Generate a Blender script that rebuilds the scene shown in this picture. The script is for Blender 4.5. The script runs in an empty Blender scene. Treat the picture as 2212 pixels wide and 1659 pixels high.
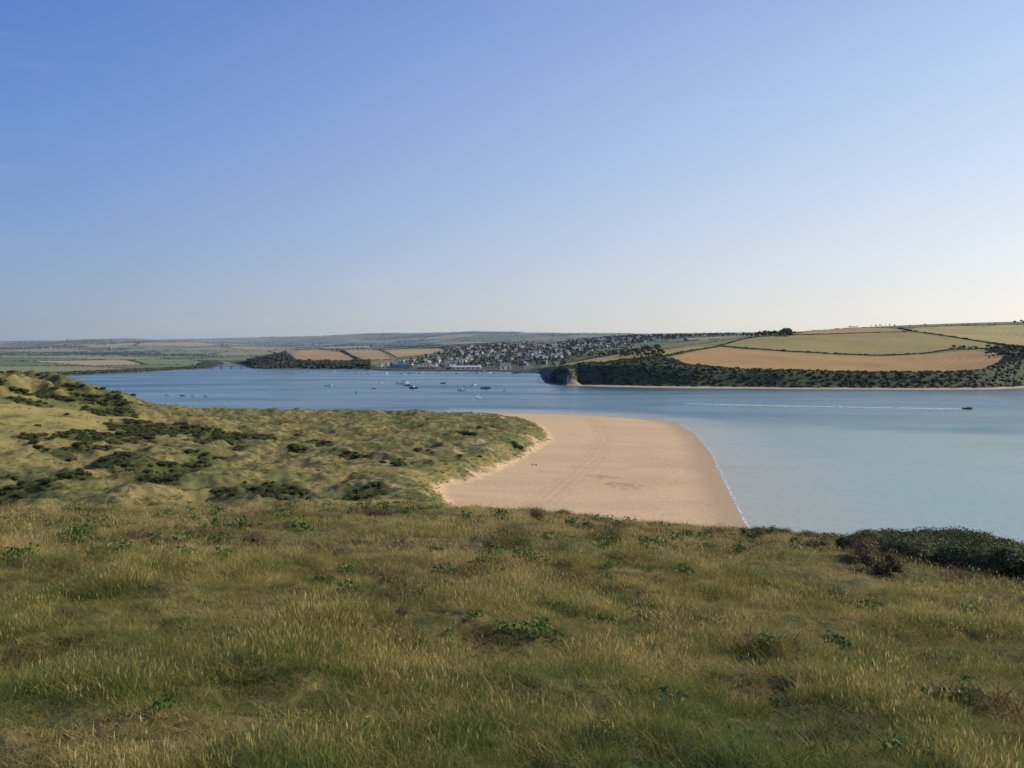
import bpy, bmesh, math, random, time
import numpy as np
from mathutils import Vector, Matrix
T0=time.time()
rng=np.random.default_rng(7); random.seed(7)
scene=bpy.context.scene
F=2037.0; CU=1106.0; HV=746.0; EYE=50.0

# ---------------------------------------------------------------- noise
TAB=rng.random((256,256))
def vnoise(x,y,s=0):
    xi=np.floor(x).astype(np.int64); yi=np.floor(y).astype(np.int64)
    fx=x-xi; fy=y-yi; fx=fx*fx*(3-2*fx); fy=fy*fy*(3-2*fy)
    a=(xi+s*37)&255; b=(yi+s*91)&255; a1=(a+1)&255; b1=(b+1)&255
    return (TAB[a,b]*(1-fx)+TAB[a1,b]*fx)*(1-fy)+(TAB[a,b1]*(1-fx)+TAB[a1,b1]*fx)*fy
def fbm(x,y,o=4,s=0,g=.5):
    t=0;amp=1;n=0
    for i in range(o):
        t=t+amp*vnoise(x,y,s+i); n+=amp; amp*=g
        x,y=(x*1.6-y*1.2)+17.3,(x*1.2+y*1.6)+5.1
    return t/n-0.5
def sstep(a,b,x):
    t=np.clip((x-a)/(b-a),0,1); return t*t*(3-2*t)
def sdf(px,py,poly):
    d=np.full(px.shape,1e18); ins=np.zeros(px.shape,bool); n=len(poly)
    for i in range(n):
        ax,ay=poly[i]; bx,by=poly[(i+1)%n]; ex,ey=bx-ax,by-ay; wx=px-ax; wy=py-ay
        t=np.clip((wx*ex+wy*ey)/(ex*ex+ey*ey+1e-9),0,1)
        d=np.minimum(d,(wx-ex*t)**2+(wy-ey*t)**2)
        if ay!=by:
            c=((ay>py)!=(by>py))&(px<(bx-ax)*(py-ay)/(by-ay)+ax); ins^=c
    d=np.sqrt(d); return np.where(ins,d,-d)
def dline(px,py,pl):
    d=np.full(px.shape,1e18)
    for (ax,ay),(bx,by) in zip(pl[:-1],pl[1:]):
        ex,ey=bx-ax,by-ay; wx=px-ax; wy=py-ay
        t=np.clip((wx*ex+wy*ey)/(ex*ex+ey*ey+1e-9),0,1)
        d=np.minimum(d,(wx-ex*t)**2+(wy-ey*t)**2)
    return np.sqrt(d)
class TPS:
    def __init__(s,P,z,lam=1e-3):
        P=np.array(P,float); n=len(P); s.P=P
        r=np.linalg.norm(P[:,None]-P[None],axis=2); K=s.phi(r)+lam*np.eye(n)
        A=np.zeros((n+3,n+3)); A[:n,:n]=K; A[:n,n]=1; A[:n,n+1:]=P; A[n,:n]=1; A[n+1:,:n]=P.T
        s.w=np.linalg.solve(A,np.concatenate([z,[0,0,0]]))
    def phi(s,r):
        return r*r*np.log(r+1e-9)
    def __call__(s,x,y):
        o=s.w[-3]+s.w[-2]*x+s.w[-1]*y
        for (a,b),w in zip(s.P,s.w):
            r2=(x-a)**2+(y-b)**2+1e-12; o=o+w*0.5*r2*np.log(r2)
        return o
def W(u,v,z=0.0):
    D=(EYE-z)*F/(v-HV); return ((u-CU)/F*D, D)

# ---------------------------------------------------------------- shorelines (metres, sea level)
NEAR=[W(1600,1118),W(1582,1080),W(1560,1035),W(1535,980),W(1503,938),W(1462,914),W(1400,905),W(1300,897.5),W(1200,894),W(1080,892),
 W(900,891),W(640,890),W(450,888),W(360,885),(-335,790),(-430,830),(-600,860),(-900,900),(-1500,700),(-1500,-300),(1500,-300),(400,60),(150,150),(95,190),W(1625,1160)]
DUNE=[W(u,v,2.5) for u,v in [(1040,1180),(1010,1110),(988,1085),(958,1052),(990,1046),(1040,1036),(1095,1012),(1135,992),(1170,972),(1197,950),(1195,934),
 (1165,917),(1100,903.5),(1000,898),(850,895),(640,893),(420,890),(345,888)]]+[(-345,765),(-500,800),(-1400,600),(-1400,-100),(1000,-100),(200,60),(20,150)]
FAR=[W(u,v) for u,v in [(2700,815),(2400,826),(2260,836),(2150,841),(2000,842),(1850,841),(1700,840.5),(1600,839),(1500,838.5),(1400,837),(1300,835),(1215,832),(1180,828),(1172,819),(1168,808),(1150,804),
 (1060,803),(940,802),(850,801),(805,799.5),(790,797.5),(700,796.5),(640,796),(570,797),(545,796),(532,793),(526,789),(500,786),(472,789),(462,794),(445,796.5),(400,798),(330,802),(250,806),(180,809),
 (120,811),(0,814),(-300,820),(-900,830)]]+[(-20000,1000),(-20000,20000),(20000,20000),(20000,1500)]

# ---------------------------------------------------------------- far relief
CP=[(1180,812,1230),(1180,796,1500),(1180,792,1700),(1230,790,1250),(1230,785,1400),(1300,785,1220),(1300,772,1400),(1300,772,1800),
(1400,777,1220),(1400,757,1420),(1400,757,1900),(1500,786,1200),(1500,765,1330),(1500,745,1500),(1500,742,2000),(1600,797,1160),(1600,757,1400),(1600,730,1600),
(1700,799,1150),(1700,758,1400),(1700,722,1650),(1700,724,2200),(1900,803,1150),(1900,768,1380),(1900,740,1520),(1900,715,1700),(1900,706,1850),(1900,712,2500),
(2050,802,1150),(2050,760,1400),(2050,730,1600),(2050,704,1850),(2212,780,1180),(2212,740,1500),(2212,715,1750),(2212,696,1950),(2212,705,2600),
(2600,790,1100),(2600,740,1500),(2600,698,2000),(2600,705,3000),(2000,805,1090),(1700,805,1090),
(800,790,1950),(800,775,2150),(800,757,2400),(900,796,1930),(900,775,2150),(900,755,2450),(1000,796,1930),(1000,770,2150),(1000,750,2500),
(1100,797,1900),(1100,775,2100),(1100,745,2550),(1200,785,1950),(1200,760,2250),(1200,742,2700),(1300,760,2200),(1300,740,2600),(1300,730,3000),(1450,740,2400),(1450,726,2900),(1600,722,3000),
(560,790,2110),(600,770,2150),(640,758,2200),(740,755,2280),(740,778,2130),(650,780,2110),(850,755,2350),(950,752,2500),(600,772,2600),(740,762,2800),(500,785,2300),
(0,800,1750),(0,785,2000),(0,765,2700),(0,752,4000),(0,742,6500),(200,800,1850),(200,785,2200),(200,765,2800),(200,750,4000),(200,735,7000),
(400,792,2150),(400,780,2500),(400,765,3000),(400,750,4200),(400,735,7000),(550,780,2700),(550,762,3200),(550,748,4500),(550,732,7000),
(700,755,3300),(700,745,4500),(700,727,7500),(850,750,3300),(850,740,4500),(850,722,7500),(1050,740,3500),(1050,733,4500),(1050,724,7500),
(1300,729,4500),(1300,724,7500),(1500,727,4000),(1500,722,7500),(1700,720,4000),(2000,708,4000),(2212,704,5000),
(-400,795,1700),(-400,765,2700),(-400,743,6500),(0,751,12000),(400,748,12000),(800,738,12000),(1500,736,12000),(2212,730,12000),(-400,750,12000),(2600,720,12000)]
FT=TPS([(2*(u-CU)/F,math.log(D)) for u,v,D in CP],np.array([EYE-(v-HV)/F*D for u,v,D in CP]),2e-3)
def h_far(X,Y,full=False):
    Yc=np.maximum(Y,600)
    t=FT(2*X/Yc,np.log(Yc)); t=np.maximum(t,1.5)
    s=sdf(X,Y,FAR)
    u=CU+F*X/Yc
    t=t+(fbm(X/1000,Y/1000,3,3)*72+fbm(X/420,Y/420,2,9)*14)*sstep(2500,4200,Y)*sstep(1500,1100,u)+fbm(X/300,Y/300,3,7)*sstep(2600,6000,Y)*14
    sandy=sstep(1225,1260,u)*sstep(1400,1300,Y)
    cl=(1-sandy)*sstep(-2,24,s)+sandy*sstep(13,50,s)
    base=np.clip(s*0.09,-3,2.2)
    h=base+(t-base)*cl
    return (h,s,u) if full else h

# ---------------------------------------------------------------- near relief
NC=[(1150,525,6),(1100,441,8),(1100,582,6),(800,582,6),(500,588,7),(800,337,8),(600,329,9),(600,266,9),(900,272,8),(400,359,13),(400,529,10),
(0,480,35),(60,475,34),(115,470,32.5),(160,470,30),(200,470,27.5),(250,475,23.5),(300,480,20),(340,500,16),(380,520,12.5),(0,380,25),(50,330,20),(0,270,16),(150,380,21.5),(250,400,18.5),(300,360,16),(200,280,14),
(100,250,11),(0,240,10),(300,250,11),(0,560,26),(200,600,14),(300,650,6),(-300,450,38),(0,700,10),(-300,650,20),(-300,300,20),(500,200,8),(1000,200,6),(1500,200,3),(0,150,10),(1000,100,6),(640,660,4.5),(900,660,4.5),(1050,620,4.5),(450,680,4.5)]
NT=TPS([((u-CU)/F*D/100,D/100) for u,D,z in NC],np.array([z for u,D,z in NC],float),1e-3)
UC=np.array([-600,0,250,500,800,1000,1200,1350,1500,1700,1850,2000,2212,2800]); VC=np.array([1114,1110,1106,1103,1103,1107,1121,1132,1145,1160,1179,1200,1230,1305])
BQ=0.0013
def h_hill(X,Y):
    r=np.hypot(X,Y); az=np.clip(np.arctan2(X,np.maximum(Y,1e-3)),-.75,.75)
    u=CU+F*np.tan(az); c=(np.interp(u,UC,VC)-HV)/F*np.cos(az); a=c-2*math.sqrt(1.6*BQ)
    z=48.4-a*r-BQ*r*r
    z=z+fbm(X/7,Y/7,3,11)*.35*sstep(3,12,r)+fbm(X/2.2,Y/2.2,2,15)*.30*sstep(3,10,r)+fbm(X/.8,Y/.8,3,21)*.32+fbm(X/.28,Y/.28,2,25)*.09
    return z
def smax(a,b,k):
    h=np.clip(.5+.5*(a-b)/k,0,1); return b*(1-h)+a*h+k*h*(1-h)
def h_near(X,Y,full=False):
    s1=sdf(X,Y,NEAR); wob=fbm(X/25,Y/25,3,31)*9
    s2=sdf(X,Y,DUNE)+wob*.6+fbm(X/5,Y/5,2,35)*3
    beach=np.clip(s1*.03,-3,3.0)+fbm(X/40,Y/40,3,33)*.25*sstep(4,30,s1)
    t=NT(X/100,Y/100)
    rid=1-np.abs(2*(fbm(X/26,Y/20,3,41)+.5)-1)
    hum=(rid-.6)*5.5+fbm(X/9,Y/7,3,45)*3.4+fbm(X/3,Y/2.5,2,47)*1.2
    hillm=sstep(14,24,t); hum=hum*(1+.5*hillm)*sstep(0,30,s2)
    meadow=sstep(0,1,1.3-(((X+185)/60)**2+((Y-355)/75)**2))
    hum=hum*(1-.75*meadow)
    d=beach+(np.maximum(t+hum,beach+1)-beach)*sstep(0,13,s2)
    low=np.where(s1>0,np.maximum(d,beach),beach)
    hl=h_hill(X,Y); h=smax(hl,low,3.0)
    return (h,s1,s2,t,meadow,hl-low) if full else h
def cast(u,v,h=h_near,d0=2,d1=900,n=2600):
    D=np.geomspace(d0,d1,n); X=(u-CU)/F*D; z=h(X,D); ray=EYE-(v-HV)/F*D
    k=np.where(z>=ray)[0]
    i=k[0] if len(k) else int(np.argmax((z-EYE)/D))
    return float(X[i]),float(D[i]),float(z[i])
def castf(u,v): return cast(u,v,h_far,1080,9000,1800)

# ---------------------------------------------------------------- materials
def new_mat(name,rough=.9,spec=.2):
    m=bpy.data.materials.new(name); m.use_nodes=True; nt=m.node_tree; b=nt.nodes['Principled BSDF']
    b.inputs['Roughness'].default_value=rough; b.inputs['Specular IOR Level'].default_value=spec
    return m,nt,b
def nd(nt,t,**kw):
    n=nt.nodes.new(t)
    for k,v in kw.items(): setattr(n,k,v)
    return n
def lk(nt,a,b): nt.links.new(a,b)
def mixc(nt,f,a,b,bt='MIX'):
    n=nd(nt,'ShaderNodeMix',data_type='RGBA',blend_type=bt)
    for i,x in ((0,f),(6,a),(7,b)):
        if hasattr(x,'is_linked'): lk(nt,x,n.inputs[i])
        elif isinstance(x,(int,float)): n.inputs[i].default_value=x
        else: n.inputs[i].default_value=(*x,1)
    return n.outputs[2]
def math_(nt,op,a,b=None,c=False):
    n=nd(nt,'ShaderNodeMath',operation=op,use_clamp=c)
    for i,x in ((0,a),(1,b)):
        if x is None: continue
        if hasattr(x,'is_linked'): lk(nt,x,n.inputs[i])
        else: n.inputs[i].default_value=x
    return n.outputs[0]
def ramp(nt,f,stops):
    n=nd(nt,'ShaderNodeValToRGB'); e=n.color_ramp.elements
    while len(e)<len(stops): e.new(.5)
    for el,(p,c) in zip(e,stops): el.position=p; el.color=(*c,1) if not isinstance(c,float) else (c,c,c,1)
    lk(nt,f,n.inputs[0]); return n.outputs[0]
def pos(nt): return nd(nt,'ShaderNodeNewGeometry').outputs['Position']
def noise(nt,scale,detail=3,vec=None,rough=.55):
    n=nd(nt,'ShaderNodeTexNoise'); n.inputs['Scale'].default_value=scale; n.inputs['Detail'].default_value=detail; n.inputs['Roughness'].default_value=rough
    lk(nt,vec if vec else pos(nt),n.inputs['Vector']); return n.outputs['Fac']
HAZE_TINT=(.27,.34,.40)
def paint_haze(nt,col,K=6400.):  # aerial haze painted into the base colour, stronger with distance from the origin
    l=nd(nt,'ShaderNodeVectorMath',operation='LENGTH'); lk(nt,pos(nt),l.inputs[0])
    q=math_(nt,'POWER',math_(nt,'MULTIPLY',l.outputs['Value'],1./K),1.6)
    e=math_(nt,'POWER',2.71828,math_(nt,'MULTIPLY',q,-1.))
    return mixc(nt,math_(nt,'SUBTRACT',1.0,e,True),col,HAZE_TINT)
def bump(nt,b,h,strength,dist):
    n=nd(nt,'ShaderNodeBump'); n.inputs['Strength'].default_value=strength; n.inputs['Distance'].default_value=dist
    lk(nt,h,n.inputs['Height']); lk(nt,n.outputs[0],b.inputs['Normal'])
def simple(name,col,rough=.7,hz=False,spec=.3,var=.15):
    m,nt,b=new_mat(name,rough,spec)
    c=mixc(nt,noise(nt,3.0,2),tuple(x*(1-var) for x in col),tuple(min(1,x*(1+var)) for x in col))
    if hz: c=paint_haze(nt,c)
    lk(nt,c,b.inputs['Base Color']); return m

def terrain_mat(name,nscale,bs,bd,hz,lo=.75,hi=1.25):
    m,nt,b=new_mat(name,.95,.1)
    a=nd(nt,'ShaderNodeAttribute',attribute_name='Col')
    n1=noise(nt,nscale,4); f=ramp(nt,n1,[(.25,float(lo)),(.75,float(hi))])
    c=mixc(nt,1.0,a.outputs['Color'],f,'MULTIPLY')
    if hz: c=paint_haze(nt,c)
    lk(nt,c,b.inputs['Base Color']); bump(nt,b,n1,bs,bd); return m
M_hillside=terrain_mat('grassy_soil',9,.6,.08,False,.6,1.3)
M_low=terrain_mat('dune_grass_and_sand',.9,.35,.4,False,.82,1.15)
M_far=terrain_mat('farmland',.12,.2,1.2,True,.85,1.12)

# ---------------------------------------------------------------- mesh helpers
def grid_obj(name,X,Y,Z,col,mat,keep=None,attr='Col'):
    R,C=X.shape; idx=np.arange(R*C).reshape(R,C)
    q=np.stack([idx[:-1,:-1],idx[:-1,1:],idx[1:,1:],idx[1:,:-1]],-1).reshape(-1,4)
    if keep is not None:
        kk=keep.reshape(-1); q=q[kk[q].any(1)]
        used=np.zeros(R*C,bool); used[q.ravel()]=True; rm=np.cumsum(used)-1; q=rm[q]; sel=used
    else: sel=np.ones(R*C,bool)
    co=np.stack([X.ravel(),Y.ravel(),Z.ravel()],-1)[sel].astype(np.float32)
    me=bpy.data.meshes.new(name); me.vertices.add(len(co)); me.vertices.foreach_set('co',co.ravel())
    me.loops.add(q.size); me.loops.foreach_set('vertex_index',q.ravel().astype(np.int32))
    me.polygons.add(len(q)); me.polygons.foreach_set('loop_start',(np.arange(len(q))*4).astype(np.int32))
    me.update(calc_edges=True); me.polygons.foreach_set('use_smooth',np.ones(len(q),bool))
    if col is not None:
        a=me.attributes.new(attr,'FLOAT_COLOR','POINT'); c=np.concatenate([col.reshape(-1,3)[sel],np.ones((len(co),1))],1).astype(np.float32)
        a.data.foreach_set('color',c.ravel())
    me.materials.append(mat); o=bpy.data.objects.new(name,me); scene.collection.objects.link(o); return o
def mesh_obj(name,v,f,mats,mi=None,smooth=False,link=True):
    me=bpy.data.meshes.new(name); me.from_pydata([tuple(map(float,x)) for x in v],[],f)
    for m in (mats if isinstance(mats,list) else [mats]): me.materials.append(m)
    if mi is not None: me.polygons.foreach_set('material_index',np.array(mi,np.int32))
    if smooth: me.polygons.foreach_set('use_smooth',np.ones(len(me.polygons),bool))
    me.update(); o=bpy.data.objects.new(name,me)
    if link: scene.collection.objects.link(o)
    return o
def asset_coll(name,objs):
    c=bpy.data.collections.new(name)
    for o in objs: c.objects.link(o)
    return c
def scatter(name,P,scale,rot,idx,coll):
    P=np.asarray(P,np.float32); n=len(P)
    me=bpy.data.meshes.new(name); me.vertices.add(n); me.vertices.foreach_set('co',P.ravel())
    scale=np.asarray(scale,np.float32)
    if scale.ndim==1: scale=np.repeat(scale[:,None],3,1)
    rot=np.asarray(rot,np.float32)
    if rot.ndim==1: rot=np.stack([rot*0,rot*0,rot],1)
    a=me.attributes.new('scl','FLOAT_VECTOR','POINT'); a.data.foreach_set('vector',scale.astype(np.float32).ravel())
    a=me.attributes.new('rot','FLOAT_VECTOR','POINT'); a.data.foreach_set('vector',rot.astype(np.float32).ravel())
    a=me.attributes.new('idx','INT','POINT'); a.data.foreach_set('value',np.asarray(idx,np.int32))
    me.update(); o=bpy.data.objects.new(name,me); scene.collection.objects.link(o)
    ng=bpy.data.node_groups.new(name+'_nodes','GeometryNodeTree')
    ng.interface.new_socket('Geometry',in_out='INPUT',socket_type='NodeSocketGeometry'); ng.interface.new_socket('Geometry',in_out='OUTPUT',socket_type='NodeSocketGeometry')
    gi=ng.nodes.new('NodeGroupInput'); go=ng.nodes.new('NodeGroupOutput'); ip=ng.nodes.new('GeometryNodeInstanceOnPoints')
    ci=ng.nodes.new('GeometryNodeCollectionInfo'); ci.inputs[0].default_value=coll; ci.inputs['Separate Children'].default_value=True; ci.inputs['Reset Children'].default_value=True
    ip.inputs['Pick Instance'].default_value=True
    def na(nm,t):
        x=ng.nodes.new('GeometryNodeInputNamedAttribute'); x.data_type=t; x.inputs['Name'].default_value=nm
        return [s for s in x.outputs if s.enabled and s.name=='Attribute'][0]
    L=ng.links.new
    L(gi.outputs[0],ip.inputs['Points']); L(ci.outputs[0],ip.inputs['Instance']); L(na('scl','FLOAT_VECTOR'),ip.inputs['Scale'])
    L(na('rot','FLOAT_VECTOR'),ip.inputs['Rotation']); L(na('idx','INT'),ip.inputs['Instance Index']); L(ip.outputs[0],go.inputs[0])
    md=o.modifiers.new('scatter','NODES'); md.node_group=ng
    return o

# ---------------------------------------------------------------- terrain sheets
NCOL=1250; AZ=np.radians(np.linspace(-40,40,NCOL))
def rings(a,b,k): n=int(math.log(b/a)/k)+2; return np.geomspace(a,b,n)
R1=rings(.8,60,.011); R1b=rings(60,210,.02)[1:]; r_a=np.concatenate([R1,R1b])
r_b=rings(210,1040,.0032); r_c=np.concatenate([rings(1040,3300,.0026),rings(3300,14000,.006)[1:]])
C_=lambda *a: np.array(a)
def lerp(c,m,col): return c*(1-m[...,None])+np.array(col)*m[...,None]

DARKSP=[(235,893,50,12),(275,890,18,10),(70,948,38,6),(240,945,110,13),(330,928,90,14),(190,966,70,11),(300,990,80,12),(430,932,60,9),(480,946,50,9),(645,966,18,10),(515,969,12,7),(560,946,34,7),
 (915,976,25,5),(795,1050,60,13),(590,1066,95,14),(20,1068,40,24),(170,1027,50,9),(345,1042,60,9),(405,1016,50,8),(210,860,60,9),(120,860,50,9),(60,870,50,7),(690,958,30,5),(30,1030,40,10),(450,985,40,6),(1000,935,30,4),(1120,965,30,5),
 (150,835,40,6),(40,845,50,6),(280,1010,50,8),(120,985,40,7),(100,1050,60,9),(850,1005,30,4),(760,985,25,4)]
DW=[]
for u,v,a,b in DARKSP:
    x,y,z=cast(u,v,h_near,215,800,1200); _,y2,_=cast(u,v-b,h_near,215,800,1200); _,y3,_=cast(u,v+b,h_near,215,800,1200)
    DW.append((x,y,a/F*y,max(3.,min((y2-y3)/2,a/F*y*2.2))))
def scrubmask(X,Y):
    m=np.zeros(X.shape); n=fbm(X/8,Y/8,3,61)*1.8
    for x,y,a,b in DW:
        q=((X-x)/a)**2+((Y-y)/b)**2
        m=np.maximum(m,sstep(1.4,.8,q+n))
    return m
def near_cols(X,Y,Z,s1,s2,t,meadow,dh):
    n1=fbm(X/18,Y/18,4,51)+.5; n2=fbm(X/4,Y/4,3,55)+.5
    col=np.zeros(X.shape+(3,))+C_(.20,.17,.065)
    col=lerp(col,sstep(.42,.60,n1),(.13,.135,.05)); col=lerp(col,sstep(.52,.72,n2)*.55,(.27,.22,.10))
    col=lerp(col,meadow*.85,(.31,.26,.085))
    hm=sstep(16,24,t)*sstep(.42,.58,fbm(X/14,Y/14,3,57)+.5); col=lerp(col,hm*.75,(.10,.11,.037))
    col=lerp(col,scrubmask(X,Y)*.85,(.05,.065,.022))
    sand=np.zeros(X.shape+(3,))+C_(.56,.405,.24)
    sand=lerp(sand,sstep(.45,.65,fbm(X/30,Y/12,4,71)+.5)*.5,(.49,.35,.205))
    sand=lerp(sand,sstep(.5,.7,fbm(X/60,Y/60,4,73)+.5)*sstep(60,20,s1)*.5,(.45,.33,.205))
    wet=sstep(16,2,s1); sand=lerp(sand,wet*.8,(.36,.27,.18))
    tr=[W(1258,897,1),W(1290,915,1.5),W(1306,945,2),W(1285,985,2),W(1235,1030,2),W(1170,1085,2)]
    dt=dline(X,Y,tr); sand=lerp(sand,(np.exp(-((dt-1.6)/.6)**2)+.5*np.exp(-((dt-4.)/1)**2))*(.2+.8*n2)*.5,(.34,.24,.14))
    for (u,v,a,b) in [(1310,1027,4.5,1.2),(1350,1043,5,2.2),(1325,1040,2,1),(1290,1024,3,.7)]:
        x,y=W(u,v,2); q=((X-x)/a)**2+((Y-y)/(b*3))**2
        sand=lerp(sand,sstep(2.0,.3,q+fbm(X/1.5,Y/3,3,75)*6)*.38,(.24,.17,.11))
    sm=sstep(5.5,2.5,s2+(n2-.5)*5); east=sstep(-90,-20,X)
    sm=np.maximum(sstep(1.0,-1.0,s2),sm*east)
    col=col*(1-sm[...,None])+sand*sm[...,None]
    blow=sstep(.70,.78,fbm(X/11,Y/11,3,77)+.5)*sstep(60,10,s2)*.8*east
    col=lerp(col,blow,(.50,.37,.22))
    hillc=np.zeros(X.shape+(3,))+C_(.13,.105,.04)
    hillc=lerp(hillc,sstep(.4,.6,fbm(X/1.1,Y/1.1,3,81)+.5)*.6,(.07,.08,.027))
    hillc=lerp(hillc,sstep(25,60,np.hypot(X,Y)),(.20,.16,.07))
    m=sstep(-2,3,dh); return col*(1-m[...,None])+hillc*m[...,None]
def build_near(name,r,mat):
    X=r[:,None]*np.sin(AZ)[None]; Y=r[:,None]*np.cos(AZ)[None]
    Z,s1,s2,t,md,dh=h_near(X,Y,True)
    col=near_cols(X,Y,Z,s1,s2,t,md,dh)
    return grid_obj(name,X,Y,Z,col,mat,keep=Z>-2.0)
build_near('grassy_hillside',r_a,M_hillside); build_near('sand_dunes_and_beach_ground',r_b,M_low)
print('near',time.time()-T0)

def poly(pts): return [castf(u,v)[:2] for u,v in pts]
FIELDS=[
 (poly([(1445,771),(1480,784),(1600,796),(1750,800),(1900,803),(2050,803),(2120,797),(2150,785),(2168,772),(2160,763),(2100,757),(2000,765),(1900,770),(1800,767),(1700,761),(1600,755),(1555,750),(1500,759)]),(.37,.225,.08)),
 (poly([(1562,747),(1700,757),(1800,762),(1900,766),(2000,761),(2060,752),(2140,752),(2150,745),(2080,733),(1960,718),(1900,719),(1750,724),(1640,728),(1600,735)]),(.28,.225,.07)),
 (poly([(1715,722),(1900,717),(1955,716),(1930,710),(1850,708),(1770,712)]),(.35,.24,.085)),
 (poly([(1965,715),(2060,727),(2150,741),(2230,752),(2300,750),(2300,700),(2212,701.5),(2080,704),(1980,707)]),(.37,.30,.09)),
 (poly([(1215,790),(1300,782),(1380,772),(1440,766),(1500,756),(1545,747),(1500,748),(1400,760),(1300,772),(1225,784)]),(.31,.24,.08)),
 (poly([(1450,752),(1545,743),(1600,732),(1560,735),(1500,745)]),(.23,.22,.07)),
 (poly([(618,762),(640,777),(740,780),(770,777),(735,760),(690,757),(640,757)]),(.35,.22,.09)),
 (poly([(745,759),(785,778),(845,776),(818,758),(780,755)]),(.33,.22,.085)),
 (poly([(830,757),(856,771),(900,768),(960,760),(950,753),(880,753)]),(.37,.245,.11))]
CS=270.
def fieldvor(X,Y):
    a=math.radians(23); x=(X*math.cos(a)-Y*math.sin(a))/CS; y=(X*math.sin(a)+Y*math.cos(a))/(CS*1.1)
    xi=np.floor(x).astype(int); yi=np.floor(y).astype(int); f1=np.full(X.shape,9.); f2=np.full(X.shape,9.); hid=np.zeros(X.shape)
    for dx in (-1,0,1):
        for dy in (-1,0,1):
            cx=xi+dx; cy=yi+dy; jx=TAB[cx&255,cy&255]; jy=TAB[(cx+77)&255,(cy+33)&255]
            d=np.hypot(x-(cx+.1+.8*jx),y-(cy+.1+.8*jy)); hh=TAB[(cx+11)&255,(cy+191)&255]
            lt=d<f1; f2=np.where(lt,f1,np.minimum(f2,d)); hid=np.where(lt,hh,hid); f1=np.where(lt,d,f1)
    return (f2-f1)*CS/2*1.1,hid
TOWN_U0=lambda Y: np.interp(Y,[1880,1960,2050,2150,2300,2500,2700,3200],[800,835,865,905,965,1040,1180,1430])
TOWN_U1=lambda Y: np.interp(Y,[1880,1950,2100,2250,2400,2600,3200],[1170,1190,1225,1270,1350,1470,1610])
def townmask(X,Y):
    u=CU+F*X/Y; return sstep(-6,8,u-TOWN_U0(Y))*sstep(-6,8,TOWN_U1(Y)-u)*(Y>1700)*(Y<3150)
def field_sd(X,Y):
    m=np.full(X.shape,-1e9); which=np.zeros(X.shape,int)-1
    for i,(p,c) in enumerate(FIELDS):
        s=sdf(X,Y,p); g=s>m; m=np.where(g,s,m); which=np.where(g,i,which)
    return m,which
def scrub_far(X,Y,s,u,fsd):
    head=(u>1165)&(Y<1340)&(fsd<1)
    right=(u>2130)&(Y<1750)&(fsd<1)
    mid=(u>530)&(u<800)&(Y<2260)&(fsd<1)
    shore=(s<45)&(u<560)
    dip=(u>1210)&(u<1420)&(Y>1500)&(Y<2250)&(u>TOWN_U1(Y))
    return (head&((Y<1290)|(u<1215)|(u>1440)))|right|mid|shore|dip
def build_far():
    X=r_c[:,None]*np.sin(AZ)[None]; Y=r_c[:,None]*np.cos(AZ)[None]
    Z,s,u=h_far(X,Y,True)
    e,hid=fieldvor(X,Y)
    pal=np.array([(.085,.12,.038),(.14,.165,.055),(.27,.22,.10),(.10,.13,.04),(.19,.20,.075),(.33,.25,.12),(.16,.18,.06),(.09,.13,.042)])
    col=pal[(hid*7.99).astype(int)]
    col=lerp(col,sstep(9,3,e),(.035,.052,.022))
    wood=sstep(.56,.62,fbm(X/260,Y/260,4,95)+.5); col=lerp(col,wood*(Y>2400),(.04,.058,.025))
    fsd,wh=field_sd(X,Y)
    nearhead=(Y<2300)&(u>1160)|((Y<2330)&(u>530)&(u<970))
    col=np.where(nearhead[...,None],C_(.16,.155,.055),col)
    sc=scrub_far(X,Y,s,u,fsd); n=fbm(X/20,Y/20,3,97)+.5
    col=np.where(sc[...,None],np.stack([.04+.06*n,.05+.06*n,.018+.02*n],-1),col)
    for i,(p,c) in enumerate(FIELDS):
        cc=np.array(c)*(1+ (fbm(X/60,Y/60,3,101)*.4)[...,None])
        rows=np.sin(sdf(X,Y,p)*2*math.pi/11.)*.07
        cc=cc*(1+rows[...,None])
        m=(wh==i)*sstep(-1,1.5,fsd); col=col*(1-m[...,None])+cc*m[...,None]
    tm=townmask(X,Y); col=lerp(col,tm,(.07,.08,.045))
    rock=(u<1215)&(s<14)&(Y<1800); col=np.where(rock[...,None],C_(.08,.075,.065),col)
    sd=(u>=1225)*(Y<1400)*sstep(15,10,s+fbm(X/12,Y/12,2,103)*8); col=lerp(col,sd,(.50,.365,.225))
    return grid_obj('distant_hills_and_farmland',X,Y,Z,col,M_far,keep=Z>-2.0)
build_far(); print('far',time.time()-T0)

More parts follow.
